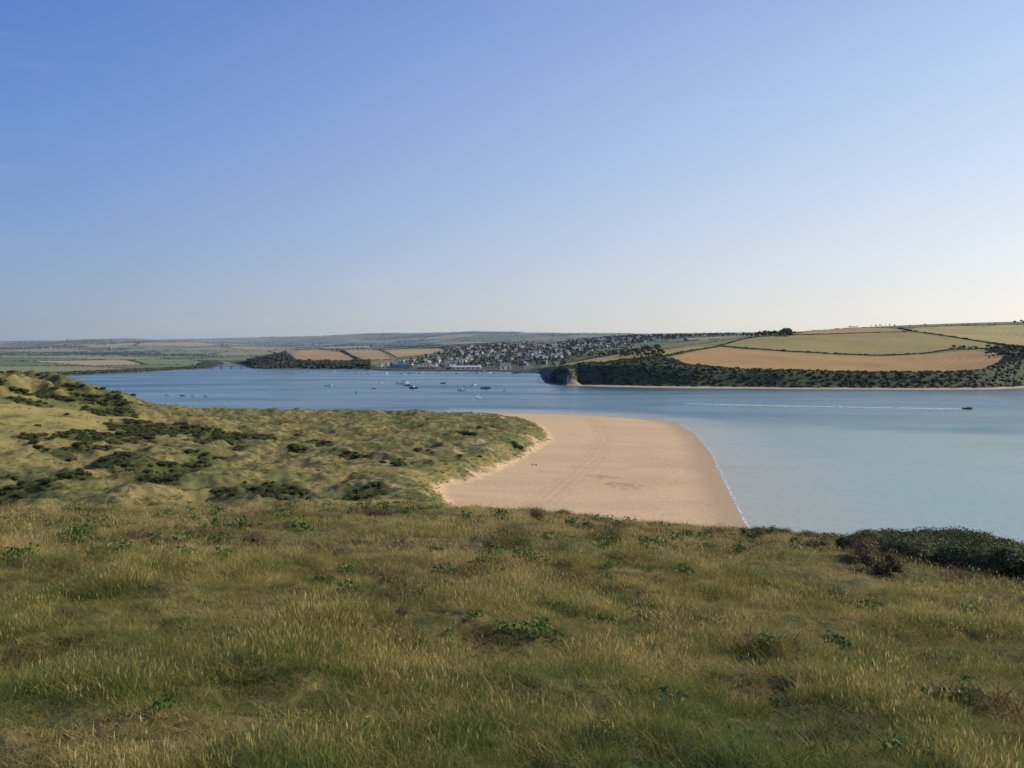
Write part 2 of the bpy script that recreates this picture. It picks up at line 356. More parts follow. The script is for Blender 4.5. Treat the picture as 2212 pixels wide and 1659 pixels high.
# ---------------------------------------------------------------- water
def build_water():
    r=np.concatenate([rings(60,1500,.006),rings(1500,15000,.03)[1:]]); az=np.radians(np.linspace(-50,50,420))
    X=r[:,None]*np.sin(az)[None]; Y=r[:,None]*np.cos(az)[None]
    s=-sdf(X,Y,NEAR)
    bank=np.interp(X/np.maximum(Y,1),[-.6,.15,.2,.3,.45,.6],[640,640,625,600,575,560])
    n=fbm(X/90,Y/60,4,111)
    sh=sstep(50,-60,(Y-bank)+n*110)*(X>-50)*(.8+.2*sstep(560,300,Y))
    edge=sstep(60,0,s+n*30)*(X>-50)
    deep=sstep(.40,.62,fbm(X/240,Y/60,4,115)+.5)
    col=np.stack([np.clip(sh,0,1),np.clip(edge,0,1),deep],-1)
    m,nt,b=new_mat('estuary_water',.12,.4); b.inputs['IOR'].default_value=1.33
    a=nd(nt,'ShaderNodeAttribute',attribute_name='Col'); sp=nd(nt,'ShaderNodeSeparateColor'); lk(nt,a.outputs['Color'],sp.inputs[0])
    c=mixc(nt,sp.outputs[2],(.035,.105,.125),(.07,.165,.18))
    c=mixc(nt,sp.outputs[0],c,(.24,.345,.30)); c=mixc(nt,math_(nt,'MULTIPLY',sp.outputs[1],.7),c,(.38,.37,.28))
    lk(nt,c,b.inputs['Base Color'])
    mp=nd(nt,'ShaderNodeMapping'); mp.inputs['Scale'].default_value=(.35,1,1); mp.inputs['Rotation'].default_value=(0,0,.25); lk(nt,pos(nt),mp.inputs[0])
    n1=noise(nt,.9,3,mp.outputs[0]); n2=noise(nt,.12,3,mp.outputs[0])
    hgt=math_(nt,'ADD',n1,math_(nt,'MULTIPLY',n2,2.0)); bump(nt,b,hgt,.5,.5)
    rr=ramp(nt,noise(nt,.012,4,mp.outputs[0]),[(.35,.14),(.65,.32)]); lk(nt,rr,b.inputs['Roughness'])
    grid_obj('estuary_water',X,Y,np.zeros_like(X),col,m)
build_water()

def foam_mat(name,sc,t0,t1,mx=1.0):
    m,nt,b=new_mat(name,.7,.2); b.inputs['Base Color'].default_value=(.66,.68,.67,1)
    f=ramp(nt,noise(nt,sc,3),[(t0,0.),(t1,float(mx))]); lk(nt,f,b.inputs['Alpha']); return m
def ribbon(name,pl,w,z,mat,wob=0.,step=1.5,off=0.):
    P=[Vector((x,y,0)) for x,y in pl]; pts=[]
    for a,b in zip(P[:-1],P[1:]):
        n=max(1,int((b-a).length/step)); pts+=[a.lerp(b,i/n) for i in range(n)]
    pts.append(P[-1]); v=[];f=[]
    for i,p in enumerate(pts):
        d=(pts[min(i+3,len(pts)-1)]-pts[max(i-3,0)]).normalized(); nn=Vector((-d.y,d.x,0))
        o=float(fbm(np.array([p.x/9]),np.array([p.y/9]),2,5)[0])*wob+off
        ww=w(i/(len(pts)-1)) if callable(w) else w
        ww*=.5+1.0*random.random()
        v+=[p+nn*(o-ww/2)+Vector((0,0,z)),p+nn*(o+ww/2)+Vector((0,0,z))]
        if i: k=2*i; f.append((k-2,k-1,k+1,k))
    return mesh_obj(name,v,f,mat)
FM=foam_mat('foam',.3,.40,.56,.8); FM1=foam_mat('thin_foam',.2,.48,.60,.4); FM2=foam_mat('wake_foam',.25,.34,.5,.85)
shore=[NEAR[-1]]+NEAR[0:6]
ribbon('beach_foam',shore,.7,.06,FM,1.6,1.2,-.6)
ribbon('breaking_wave',[NEAR[0],NEAR[1],NEAR[2],NEAR[3],NEAR[4]],.5,.07,FM1,5.0,1.5,-7)
ribbon('breaking_wave',[NEAR[0],NEAR[1],NEAR[2],NEAR[3],NEAR[4]],.4,.07,FM1,9.0,1.5,-15)

# ---------------------------------------------------------------- plant assets
def blade_tuft(name,n,R,hmin,hmax,w,lean,mat,seed=0,seedhead=0.,segs=3):
    rs=np.random.default_rng(seed); v=[];f=[];t=[];mi=[];rv=[]
    for i in range(n):
        rr=R*math.sqrt(rs.random()); an=rs.random()*6.283; bx,by=rr*math.cos(an),rr*math.sin(an)
        h=hmin+(hmax-hmin)*rs.random()**1.8; la=rs.random()*6.283; l=lean*h*(.3+1.3*rs.random()); ww=w*(.6+.8*rs.random())
        fa=rs.random()*3.14159; cx,cy=math.cos(fa),math.sin(fa); k=len(v); q0=rs.random()
        for s in range(segs):
            q=s/segs; x=bx+math.cos(la)*l*q*q; y=by+math.sin(la)*l*q*q; z=h*(q-.35*q*q*min(1,l/h)); w2=ww*(1-.6*q)/2
            v+=[(x-cx*w2,y-cy*w2,z-.02),(x+cx*w2,y+cy*w2,z-.02)]; t+=[q,q]
        x=bx+math.cos(la)*l; y=by+math.sin(la)*l; z=h*(1-.35*min(1,l/h)); v.append((x,y,z)); t.append(1.)
        for s in range(segs-1): a=k+2*s; f.append((a,a+1,a+3,a+2)); mi.append(0)
        a=k+2*(segs-1); f.append((a,a+1,a+2)); mi.append(0)
        if rs.random()<seedhead:
            k=len(v); hl=.018+.022*rs.random(); hw=ww*1.2; q0=.9
            for (dx,dz) in ((0,-hl*.2),(-hw,hl*.3),(0,hl),(hw,hl*.3)):
                v.append((x+dx*cx,y+dx*cy,z+dz)); t.append(1.3)
            f.append((k,k+1,k+2,k+3)); mi.append(0)
        rv+=[q0]*(len(v)-len(rv))
    o=mesh_obj(name,v,f,mat,mi,link=False); a=o.data.attributes.new('t','FLOAT','POINT'); a.data.foreach_set('value',np.array(t,np.float32))
    a=o.data.attributes.new('blade','FLOAT','POINT'); a.data.foreach_set('value',np.array(rv,np.float32)); return o
def leafy(name,n,leaf,lobes,mat_leaf,mat_core,seed=0,core=.8,flat=.75,twigs=0,mat_twig=None,trunk=None):
    rs=np.random.default_rng(seed); v=[];f=[];mi=[]
    wts=np.array([l[3]**2 for l in lobes]); wts/=wts.sum()
    for i in range(n):
        x,y,z,r=lobes[rs.choice(len(lobes),p=wts)]; d=rs.normal(size=3); d/=np.linalg.norm(d); rad=r*(.7+.42*rs.random()**.8)
        p=np.array([x,y,z])+d*rad*np.array([1,1,flat])
        if p[2]<.0: p[2]=abs(p[2])*.3
        nn=d+rs.normal(size=3)*.6; nn/=np.linalg.norm(nn); a=np.cross(nn,rs.normal(size=3)); a/=np.linalg.norm(a); b=np.cross(nn,a)
        s=leaf*(.6+.8*rs.random()); k=len(v)
        v+=[p-a*s,p-b*s*.5,p+a*s,p+b*s*.5]; f.append((k,k+1,k+2,k+3)); mi.append(0)
    if core>0:
        for (x,y,z,r) in lobes:
            bm=bmesh.new(); bmesh.ops.create_icosphere(bm,subdivisions=2,radius=1); k=len(v)
            for q in bm.verts:
                j=core*r*(.85+.3*rs.random()); v.append((x+q.co.x*j,y+q.co.y*j,max(-.05*r,z+q.co.z*j*flat)))
            for q in bm.faces: f.append(tuple(k+w.index for w in q.verts)); mi.append(1)
            bm.free()
    def tube(p,q,r0,r1,ns=5):
        p=np.array(p,float);q=np.array(q,float); d=q-p; d/=np.linalg.norm(d)+1e-9; a=np.cross(d,[.3,.2,1.]) if abs(d[2])<.95 else np.cross(d,[1.,0,0]); a/=np.linalg.norm(a); b=np.cross(d,a); k=len(v)
        for c,r in ((p,r0),(q,r1)):
            for j in range(ns): an=j*6.283/ns; v.append(c+(a*math.cos(an)+b*math.sin(an))*r)
        for j in range(ns): f.append((k+j,k+(j+1)%ns,k+ns+(j+1)%ns,k+ns+j)); mi.append(2)
    for i in range(twigs):
        x,y,z,r=lobes[rs.integers(len(lobes))]; d=rs.normal(size=3); d[2]=abs(d[2])+.2; d/=np.linalg.norm(d)
        tube((x*.3,y*.3,0),np.array([x,y,z])+d*r*1.15,.012*r+.003,.003)
    if trunk:
        hgt,rad=trunk; top=(lobes[0][0]*.2,lobes[0][1]*.2,hgt); tube((0,0,-.3),top,rad,rad*.65,7)
        for (x,y,z,r) in lobes: tube(top,(x,y,z),rad*.5,rad*.15)
    return mesh_obj(name,v,f,[mat_leaf,mat_core,mat_twig or mat_core],mi,link=False)

def grass_mat(name,dist=False):
    m=bpy.data.materials.new(name); m.use_nodes=True; nt=m.node_tree; b=nt.nodes['Principled BSDF']; out=nt.nodes['Material Output']
    b.inputs['Roughness'].default_value=.65; b.inputs['Specular IOR Level'].default_value=.15
    t=nd(nt,'ShaderNodeAttribute',attribute_name='t').outputs['Fac']; bl=nd(nt,'ShaderNodeAttribute',attribute_name='blade').outputs['Fac']; rnd=nd(nt,'ShaderNodeObjectInfo').outputs['Random']
    if not dist:
        n1=noise(nt,.35,3); n2=noise(nt,1.6,2)
        g=math_(nt,'ADD',math_(nt,'MULTIPLY',n1,1.0),math_(nt,'MULTIPLY',n2,1.0)); g=math_(nt,'ADD',g,math_(nt,'MULTIPLY',rnd,.34)); g=math_(nt,'ADD',g,math_(nt,'MULTIPLY',math_(nt,'SUBTRACT',bl,.45),.5))
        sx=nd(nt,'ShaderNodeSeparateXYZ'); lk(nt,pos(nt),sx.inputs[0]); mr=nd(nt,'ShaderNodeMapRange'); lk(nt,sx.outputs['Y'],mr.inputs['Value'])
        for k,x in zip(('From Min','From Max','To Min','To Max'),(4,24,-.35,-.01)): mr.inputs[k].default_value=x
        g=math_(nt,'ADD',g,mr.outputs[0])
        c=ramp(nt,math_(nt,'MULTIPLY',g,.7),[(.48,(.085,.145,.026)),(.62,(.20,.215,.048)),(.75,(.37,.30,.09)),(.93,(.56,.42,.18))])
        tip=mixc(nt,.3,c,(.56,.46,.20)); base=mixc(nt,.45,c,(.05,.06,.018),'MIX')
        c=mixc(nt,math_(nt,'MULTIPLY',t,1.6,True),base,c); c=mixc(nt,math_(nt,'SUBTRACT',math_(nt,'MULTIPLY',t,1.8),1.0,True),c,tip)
    else:
        n1=noise(nt,.06,4); g=math_(nt,'ADD',math_(nt,'MULTIPLY',n1,.75),math_(nt,'MULTIPLY',rnd,.3))
        c=ramp(nt,g,[(.38,(.105,.12,.04)),(.54,(.20,.185,.062)),(.70,(.35,.28,.115))])
        c=mixc(nt,math_(nt,'MULTIPLY',t,1.3,True),mixc(nt,.4,c,(.05,.055,.02)),c)
    lk(nt,c,b.inputs['Base Color'])
    tr=nd(nt,'ShaderNodeBsdfTranslucent'); lk(nt,c,tr.inputs[0]); mx=nd(nt,'ShaderNodeMixShader'); mx.inputs[0].default_value=.4
    lk(nt,b.outputs[0],mx.inputs[1]); lk(nt,tr.outputs[0],mx.inputs[2]); lk(nt,mx.outputs[0],out.inputs[0]); return m
def leaf_mat(name,c0,c1,hz=False,tr=.25):
    m=bpy.data.materials.new(name); m.use_nodes=True; nt=m.node_tree; b=nt.nodes['Principled BSDF']; out=nt.nodes['Material Output']
    b.inputs['Roughness'].default_value=.6; b.inputs['Specular IOR Level'].default_value=.2
    rnd=nd(nt,'ShaderNodeObjectInfo').outputs['Random']
    c=mixc(nt,ramp(nt,math_(nt,'ADD',math_(nt,'MULTIPLY',noise(nt,1.3 if not hz else .15,3),.7),math_(nt,'MULTIPLY',rnd,.35)),[(.35,0.),(.75,1.)]),c0,c1)
    if hz: c=paint_haze(nt,c)
    lk(nt,c,b.inputs['Base Color']); t=nd(nt,'ShaderNodeBsdfTranslucent'); lk(nt,c,t.inputs[0]); mx=nd(nt,'ShaderNodeMixShader'); mx.inputs[0].default_value=tr
    lk(nt,b.outputs[0],mx.inputs[1]); lk(nt,t.outputs[0],mx.inputs[2]); lk(nt,mx.outputs[0],out.inputs[0]); return m
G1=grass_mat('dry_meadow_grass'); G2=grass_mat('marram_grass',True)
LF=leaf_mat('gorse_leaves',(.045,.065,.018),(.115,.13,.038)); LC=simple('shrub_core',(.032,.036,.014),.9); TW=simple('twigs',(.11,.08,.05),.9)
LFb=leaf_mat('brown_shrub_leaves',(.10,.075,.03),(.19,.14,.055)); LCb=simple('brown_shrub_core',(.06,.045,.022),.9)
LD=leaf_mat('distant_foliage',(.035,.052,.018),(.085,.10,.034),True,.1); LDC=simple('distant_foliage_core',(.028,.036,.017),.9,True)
LW=leaf_mat('weed_leaves',(.055,.115,.022),(.11,.18,.045)); YF=simple('yellow_petals',(.60,.42,.03),.6)

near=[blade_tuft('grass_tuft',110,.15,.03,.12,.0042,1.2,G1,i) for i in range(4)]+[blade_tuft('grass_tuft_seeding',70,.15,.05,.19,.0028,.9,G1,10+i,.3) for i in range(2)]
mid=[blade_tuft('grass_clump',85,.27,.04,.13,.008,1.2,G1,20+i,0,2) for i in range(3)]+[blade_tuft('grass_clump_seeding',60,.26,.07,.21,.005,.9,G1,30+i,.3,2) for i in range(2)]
def ringpts(n,r0,r1,half=34):
    r=np.sqrt(rng.random(n)*(r1*r1-r0*r0)+r0*r0); a=np.radians((rng.random(n)*2-1)*half); return r*np.sin(a),r*np.cos(a)
def grass_zone(name,n,r0,r1,coll,ns,nt_,smin,smax):
    X,Y=ringpts(n,r0,r1); bare=fbm(X/.6,Y/.6,3,131)+.5; k=(bare>.40)|(rng.random(n)<.28); X,Y=X[k],Y[k]; n=len(X)
    Z=h_near(X,Y)-.01; tall=fbm(X/.8,Y/.8,3,135)+.5
    isT=rng.random(n)<np.clip((tall-.5)*1.6,.03,.35)
    idx=np.where(isT,ns+rng.integers(0,nt_,n),rng.integers(0,ns,n))
    sc=(smin+(smax-smin)*rng.random(n))*np.clip(.0+2.0*tall,.35,1.8)
    rot=np.stack([(rng.random(n)-.5)*.6,(rng.random(n)-.5)*.6,rng.random(n)*6.28],1)
    w=np.clip(sc,.8,1.2)*1.02
    scatter(name,np.stack([X,Y,Z],1),np.stack([w,w,sc],1),rot,idx,coll)
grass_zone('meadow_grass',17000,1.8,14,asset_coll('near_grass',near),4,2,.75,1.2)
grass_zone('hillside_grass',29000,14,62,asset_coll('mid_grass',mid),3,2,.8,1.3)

def lob(n,R,h,seed,r=.5):
    rs=np.random.default_rng(seed); return [((rs.random()-.5)*2*R,(rs.random()-.5)*2*R,h*(.35+.4*rs.random()),r*(.7+.5*rs.random())) for _ in range(n)]
wd=[leafy('low_weed',70,.018,lob(4,.08,.06,400+i,.05),LW,LW,i,0,.7) for i in range(3)]
wd+=[blade_tuft('dead_tussock',170,.16,.05,.15,.006,1.6,LFb,440+i,0,2) for i in range(2)]
NW=3200; X,Y=ringpts(NW,2.5,46); cl=fbm(X/1.6,Y/1.6,2,151)+.5; typ=np.where(rng.random(NW)<.6,rng.integers(0,3,NW),rng.integers(3,5,NW)); k=(cl>.50); X,Y,typ=X[k],Y[k],typ[k]
Z=h_near(X,Y); n=len(X); sc=(.6+rng.random(n)*.9)*np.where(typ>2,np.interp(np.hypot(X,Y),[3,12,40],[.9,1.3,2.2]),np.interp(np.hypot(X,Y),[3,12,40],[1,1.4,2.]))
scatter('weeds_and_tussocks',np.stack([X,Y,Z+.01],1),sc,rng.random(n)*6.28,typ,asset_coll('weeds',wd))

gorse=[leafy('gorse_bush',3600,.035,lob(6,.5,.8,i,.5),LF,LC,i,.78,.8,20,TW) for i in range(3)]
GC=asset_coll('gorse',gorse)
P=[]
for k in range(130):
    t=random.random(); u=1850+t*575; D=22.5-3.4*t+random.uniform(-1.4,2.6)*min(1,.4+t*2)
    x=(u-CU)/F*D; s=.42+.28*min(1,t*3)+random.random()*.14
    P.append((x,D,float(h_near(np.array([x]),np.array([D]))[0])-.04,s))
P=np.array(P); scatter('hedge',P[:,:3],P[:,3]*np.ones(len(P)),rng.random(len(P))*6.28,rng.integers(0,3,len(P)),GC)
# low scrub fringing the brow of the hill
fr=[leafy('brow_bramble',1500,.03,lob(5,.5,.55,470+i,.38),[LFb,LF,LFb][i],[LCb,LC,LCb][i],i,.5,.75,50,TW) for i in range(3)]
P=[]
for k in range(46):
    t=random.random()**.8; u=1525+t*360; D=31-5.5*t+random.uniform(-1.5,2)
    x=(u-CU)/F*D; P.append((x,D,float(h_near(np.array([x]),np.array([D]))[0])-.08,.22+.28*t*random.random()+.14*random.random()))
P=np.array(P); scatter('bramble_fringe',P[:,:3],P[:,3]*np.ones(len(P)),rng.random(len(P))*6.28,rng.integers(0,3,len(P)),asset_coll('brow_scrub',fr))
def place(o,u,v,s=1.,rz=None):
    x,y,z=cast(u,v); o.location=(x,y,z-.03); o.scale=(s,s,s); o.rotation_euler=(0,0,random.random()*6 if rz is None else rz); scene.collection.objects.link(o); return o
for i,(u,v,s,br) in enumerate([(1905,1238,.6,1),(1865,1205,.55,1),(1620,1168,.5,0),(555,1180,.36,1),(1790,1292,.28,0),(1832,1296,.18,0),(1165,1128,.42,1),(940,1190,.18,1),(705,1258,.2,2),
      (220,1202,.2,2),(345,1178,.2,2),(870,1325,.14,1),(640,1336,.15,1),(1195,1315,.18,2),(1480,1385,.14,1),(1640,1430,.14,1),(150,1335,.16,1),(1760,1188,.42,1)]):
    lm=[LF,LFb,LW][br]
    place(leafy(['gorse_shrub','bramble_shrub','leafy_weed'][br],1300,.03 if br<2 else .05,lob(4,.45,.6,50+i,.38),lm,[LC,LCb,LW][br],60+i,.45 if br<2 else 0,.8,60 if br<2 else 10,TW,None),u,v,s)
def ragwort(name,seed):
    rs=np.random.default_rng(seed); v=[];f=[];mi=[]
    for s in range(3):
        a=rs.random()*6.28; tx,ty,tz=math.cos(a)*.03,math.sin(a)*.03,.10+.05*rs.random(); k=len(v)
        v+=[(0,0,-.02),(.006,0,-.02),(tx+.004,ty,tz),(tx,ty,tz)]; f.append((k,k+1,k+2,k+3)); mi.append(0)
        for j in range(3):
            px,py,pz=tx+rs.normal()*.008,ty+rs.normal()*.008,tz+rs.normal()*.01; k=len(v); r=.004
            v+=[(px+r*math.cos(q*1.047),py+r*math.sin(q*1.047),pz+.002*(q%2)) for q in range(6)]; f.append(tuple(range(k,k+6))); mi.append(1)
    return mesh_obj(name,v,f,[LW,YF],mi,link=False)
for i,(u,v) in enumerate([(620,1598),(662,1590),(800,1590),(700,1600),(1300,1600),(460,1500)]): place(ragwort('ragwort_flower',i),u,v,1.)

mar=[blade_tuft('marram_tuft',26,.55,.25,.75,.07,.8,G2,100+i,0,2) for i in range(3)]
n=110000; X,Y=ringpts(n,225,700,33); h,s1,s2,t,md,dh=h_near(X,Y,True)
k=(s2>2.5)&(dh<-1)&(rng.random(n)<(1-.8*md))&((fbm(X/6,Y/6,3,141)+.5)>.38)&(rng.random(n)<np.interp(Y,[225,450,700],[1,.8,.55])); X,Y,h=X[k],Y[k],h[k]; n=len(X)
scatter('marram_grass',np.stack([X,Y,h-.05],1),.5+rng.random(n)**2*1.1,rng.random(n)*6.28,rng.integers(0,3,n),asset_coll('marram',mar))
db=[leafy('dune_bush',420,.17,lob(5,.9,1.2,200+i,.85),LF,LC,i,.8,.75) for i in range(3)]
n=70000; X,Y=ringpts(n,215,600,32); m=scrubmask(X,Y); h,s1,s2,t,md,dh=h_near(X,Y,True)
hm=sstep(16,24,t)*sstep(.50,.62,fbm(X/14,Y/14,3,57)+.5)*.22
k=(s2>5)&(rng.random(n)<m*.38+hm*.5*(1-md)+.002); X,Y,h=X[k],Y[k],h[k]; n=len(X)
sc=.4+rng.random(n)**1.5*.85; scatter('dune_scrub',np.stack([X,Y,h-.2],1),np.stack([sc*1.1,sc*1.1,sc*.8],1),rng.random(n)*6.28,rng.integers(0,3,n),asset_coll('dune_bushes',db))

# ---------------------------------------------------------------- distant vegetation
fb=[leafy('scrub_bush',110,.55,lob(4,1.4,1.8,300+i,1.5),LD,LDC,i,.85,.8) for i in range(3)]
ft=[leafy('broadleaf_tree',170,.8,[(rr[0]*1.3,rr[1]*1.3,rr[2]+4.2,rr[3]*1.7) for rr in lob(6,1.4,4.0,320+i,1.2)],LD,LDC,i,.75,.8,0,TW,(3.2,.35)) for i in range(3)]
FB=asset_coll('far_bushes',fb); FTc=asset_coll('far_trees',ft)
n=75000; u=1130+rng.random(n)*1150; Y=1060+rng.random(n)**1.3*690; X=(u-CU)/F*Y
h,s,uu=h_far(X,Y,True); fsd,wh=field_sd(X,Y)
k=scrub_far(X,Y,s,uu,fsd)&(fsd<-2)&((s>15)|(uu<1215))&(s>4)&(rng.random(n)<.32); Xk,Yk,hk=X[k],Y[k],h[k]; n=len(Xk)
scatter('headland_scrub',np.stack([Xk,Yk,hk-.6],1),.4+rng.random(n)**2*.75,rng.random(n)*6.28,rng.integers(0,3,n),FB)
n=60000; u=-100+rng.random(n)*960; Y=1550+rng.random(n)*900; X=(u-CU)/F*Y
h,s,uu=h_far(X,Y,True); fsd,wh=field_sd(X,Y)
k=scrub_far(X,Y,s,uu,fsd)&(fsd<-3)&(s>4)&(rng.random(n)<.45); Xk,Yk,hk=X[k],Y[k],h[k]; n=len(Xk)
scatter('shoreline_scrub',np.stack([Xk,Yk,hk-.5],1),.8+rng.random(n)*1.1,rng.random(n)*6.28,rng.integers(0,3,n),FB)
n=420000; u=-60+rng.random(n)*2330; Y=np.exp(np.log(1700)+rng.random(n)*(np.log(7600)-np.log(1700))); X=(u-CU)/F*Y
e,hid=fieldvor(X,Y); wood=(fbm(X/260,Y/260,4,95)+.5)>.585
s=sdf(X,Y,FAR); fsd,wh=field_sd(X,Y); tm=townmask(X,Y)
nh=((Y<2300)&(u>1160))|((Y<2330)&(u>530)&(u<970)&(X/Y<-.05))
k=((e<4)|(wood&(Y>2400)&(rng.random(n)<.3)))&(s>8)&(tm<.1)&(~nh)&(fsd<-2)&(rng.random(n)<np.interp(Y,[1700,3500,7600],[.7,.5,.25]))
X,Y=X[k],Y[k]; h=h_far(X,Y); n=len(X)
scatter('distant_hedgerows',np.stack([X,Y,h-.6],1),(.45+rng.random(n)*.7)*np.interp(Y,[1700,4000,7600],[.9,1.1,1.3]),rng.random(n)*6.28,rng.integers(0,3,n),FB)

hp=[];hs=[]
def hedge_line(pts,size=1.,dens=1.3):
    w=[castf(u,v)[:2] for u,v in pts]
    for (ax,ay),(bx,by) in zip(w[:-1],w[1:]):
        L=math.hypot(bx-ax,by-ay); m=int(L*dens/2)+1
        for i in range(m):
            t=random.random(); hp.append((ax+(bx-ax)*t+random.gauss(0,.7),ay+(by-ay)*t+random.gauss(0,.7))); hs.append(size*random.uniform(.35,.7)*(1.5 if random.random()<.06 else 1))
hedge_line([(1450,766),(1500,757),(1555,748),(1600,752),(1700,759),(1800,764.5),(1900,768),(2000,763.5),(2060,755),(2140,753),(2165,762)],1.25,2.6)
hedge_line([(1555,747),(1600,734),(1640,727),(1750,723),(1900,718),(1960,717)],1.05,2.2)
hedge_line([(1940,709),(1965,715),(2060,728),(2150,742),(2212,750),(2300,760)],1.3,2.6)
hedge_line([(1800,709),(1930,709),(2080,703.5),(2212,700),(2300,699)],.9,1.6)
hedge_line([(1720,722),(1770,711),(1850,707)],.7)
hedge_line([(1440,768),(1380,774),(1300,784),(1215,791)],.8)
hedge_line([(1225,783),(1300,771),(1400,759),(1500,745),(1600,731)],.7)
hedge_line([(735,759),(785,778)],1.1); hedge_line([(615,758),(700,756),(820,756),(950,752)],1.0); hedge_line([(820,757),(856,772)],1.1); hedge_line([(640,778),(745,781),(850,777),(900,769)],1.2)
hp=np.array(hp); hz_=h_far(hp[:,0],hp[:,1]); n=len(hp)
scatter('field_hedges',np.stack([hp[:,0],hp[:,1],hz_-.4],1),np.array(hs),rng.random(n)*6.28,rng.integers(0,3,n),FB)
tp=[]
for u0,u1,v0,v1,cnt,s0,s1 in [(1642,1712,722,727,60,.55,.95),(1690,1712,720,724,20,.9,1.25),(2130,2300,752,775,120,.5,.8),(2185,2260,698,701,16,.6,.9),(1225,1430,748,774,300,.5,.85),(1165,1235,778,792,40,.5,.8),(2055,2110,751,755,26,.35,.6),
      (1440,1640,722,729,110,.5,.8),(1820,2212,703,706,40,.3,.55)]:
    for i in range(cnt):
        x,y,z=castf(random.uniform(u0,u1),random.uniform(v0,v1)); tp.append((x+random.gauss(0,3),y+random.gauss(0,6),random.uniform(s0,s1)))
tp=np.array(tp); z=h_far(tp[:,0],tp[:,1]); n=len(tp)
scatter('distant_trees',np.stack([tp[:,0],tp[:,1],z-.3],1),tp[:,2],rng.random(n)*6.28,rng.integers(0,3,n),FTc)
print('veg',time.time()-T0)

# ---------------------------------------------------------------- town
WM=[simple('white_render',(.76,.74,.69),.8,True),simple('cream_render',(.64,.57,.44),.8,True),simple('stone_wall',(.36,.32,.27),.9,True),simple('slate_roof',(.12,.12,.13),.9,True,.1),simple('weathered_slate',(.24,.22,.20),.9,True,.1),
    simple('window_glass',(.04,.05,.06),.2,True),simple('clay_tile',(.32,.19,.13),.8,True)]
hv=[];hf=[];hm=[]
def house(x,y,z,w,d,h,rh,rz,wm,rm,chim=True):
    c,s=math.cos(rz),math.sin(rz)
    def T(a,b,e): return (x+a*c-b*s,y+a*s+b*c,z+e)
    k=len(hv); g=w/2; e=d/2
    hv.extend([T(-g,-e,-3),T(g,-e,-3),T(g,e,-3),T(-g,e,-3),T(-g,-e,h),T(g,-e,h),T(g,e,h),T(-g,e,h),T(-g,0,h+rh),T(g,0,h+rh)])
    hf.extend([(k,k+1,k+5,k+4),(k+2,k+3,k+7,k+6),(k+1,k+2,k+6,k+9,k+5),(k+3,k,k+4,k+8,k+7)]); hm.extend([wm]*4)
    k=len(hv); o=.35; zz=.15
    hv.extend([T(-g-o,-e-o,h-.1),T(g+o,-e-o,h-.1),T(g+o,0,h+rh+zz),T(-g-o,0,h+rh+zz),T(g+o,e+o,h-.1),T(-g-o,e+o,h-.1)])
    hf.extend([(k,k+1,k+2,k+3),(k+3,k+2,k+4,k+5)]); hm.extend([rm]*2)
    nwin=max(2,int(w/3))
    for fl in range(int(h//2.6)):
        for i in range(nwin):
            a=-g+w*(i+.5)/nwin; b0=.9+fl*2.7; k=len(hv)
            hv.extend([T(a-.5,-e-.04,b0),T(a+.5,-e-.04,b0),T(a+.5,-e-.04,b0+1.2),T(a-.5,-e-.04,b0+1.2)]); hf.append((k,k+1,k+2,k+3)); hm.append(5)
    if chim:
        for sx in (-1,1):
            a=sx*(g-.5); k=len(hv); q=.45
            hv.extend([T(a-q,-q,h+rh-.6),T(a+q,-q,h+rh-.6),T(a+q,q,h+rh-.6),T(a-q,q,h+rh-.6),T(a-q,-q,h+rh+1.2),T(a+q,-q,h+rh+1.2),T(a+q,q,h+rh+1.2),T(a-q,q,h+rh+1.2)])
            hf.extend([(k,k+1,k+5,k+4),(k+1,k+2,k+6,k+5),(k+2,k+3,k+7,k+6),(k+3,k,k+4,k+7),(k+4,k+5,k+6,k+7)]); hm.extend([2]*5)
tt=[]
Yr=1935.
while Yr<3120:
    u0=float(TOWN_U0(Yr)); u1=float(TOWN_U1(Yr)); x=(u0-CU)/F*Yr; xe=(u1-CU)/F*Yr; rowrot=random.uniform(.1,.8)
    while x<xe:
        L=random.choice([1,1,2,3,5]); w=random.uniform(6.5,10); rot=rowrot+random.choice([0,0,.2,.25,-.3,-1.57])
        if L>2: rot=rowrot; wm0=random.choice([0,0,1])
        dens=float(fbm(np.array([x/70]),np.array([Yr/70]),2,171)[0])+.5-max(0,Yr-2400)/6000
        for i in range(L):
            yy=Yr+math.sin(min(rot,.5))*w*i*0.6+random.uniform(-5,5)*(L<3)
            if random.random()<(.75 if dens>.45 else .2) and x<xe:
                hh=random.choice([4.8,5.2,5.4,7.6]) if Yr<2150 else random.choice([2.8,4.8,5.2])
                z=float(h_far(np.array([x]),np.array([yy]))[0]); wm=random.choice([0,0,0,1,2]) if L<=2 else wm0
                house(x,yy,z,w if L<3 else w*.8,random.uniform(6,8),hh,random.uniform(1.6,2.4),rot,wm,random.choice([3,3,4,4,4,6 if random.random()<.3 else 3]))
            else: tt.append((x,yy))
            x+=w*(1.05 if L<3 else .82)
        x+=random.uniform(4,24)
        if random.random()<.8: tt.append((x-3,Yr+random.uniform(-8,8)))
    Yr+=random.uniform(26,40)*(1 if Yr<2300 else 1.5)
for i in range(20):
    u=random.uniform(0,1150); v=random.choice([random.uniform(745,770),random.uniform(735,748)])
    x,y,z=castf(u,v)
    if y>2300: house(x,y,z,random.uniform(8,12),8,4.5,2.5,random.uniform(.1,.7),random.choice([1,2,2]),3)
mesh_obj('town_houses',hv,hf,WM,hm)
for i in range(1700):
    Yy=random.uniform(1960,3100); u=random.uniform(float(TOWN_U0(Yy)),float(TOWN_U1(Yy))); tt.append(((u-CU)/F*Yy,Yy))
tt=np.array(tt); z=h_far(tt[:,0],tt[:,1]); n=len(tt)
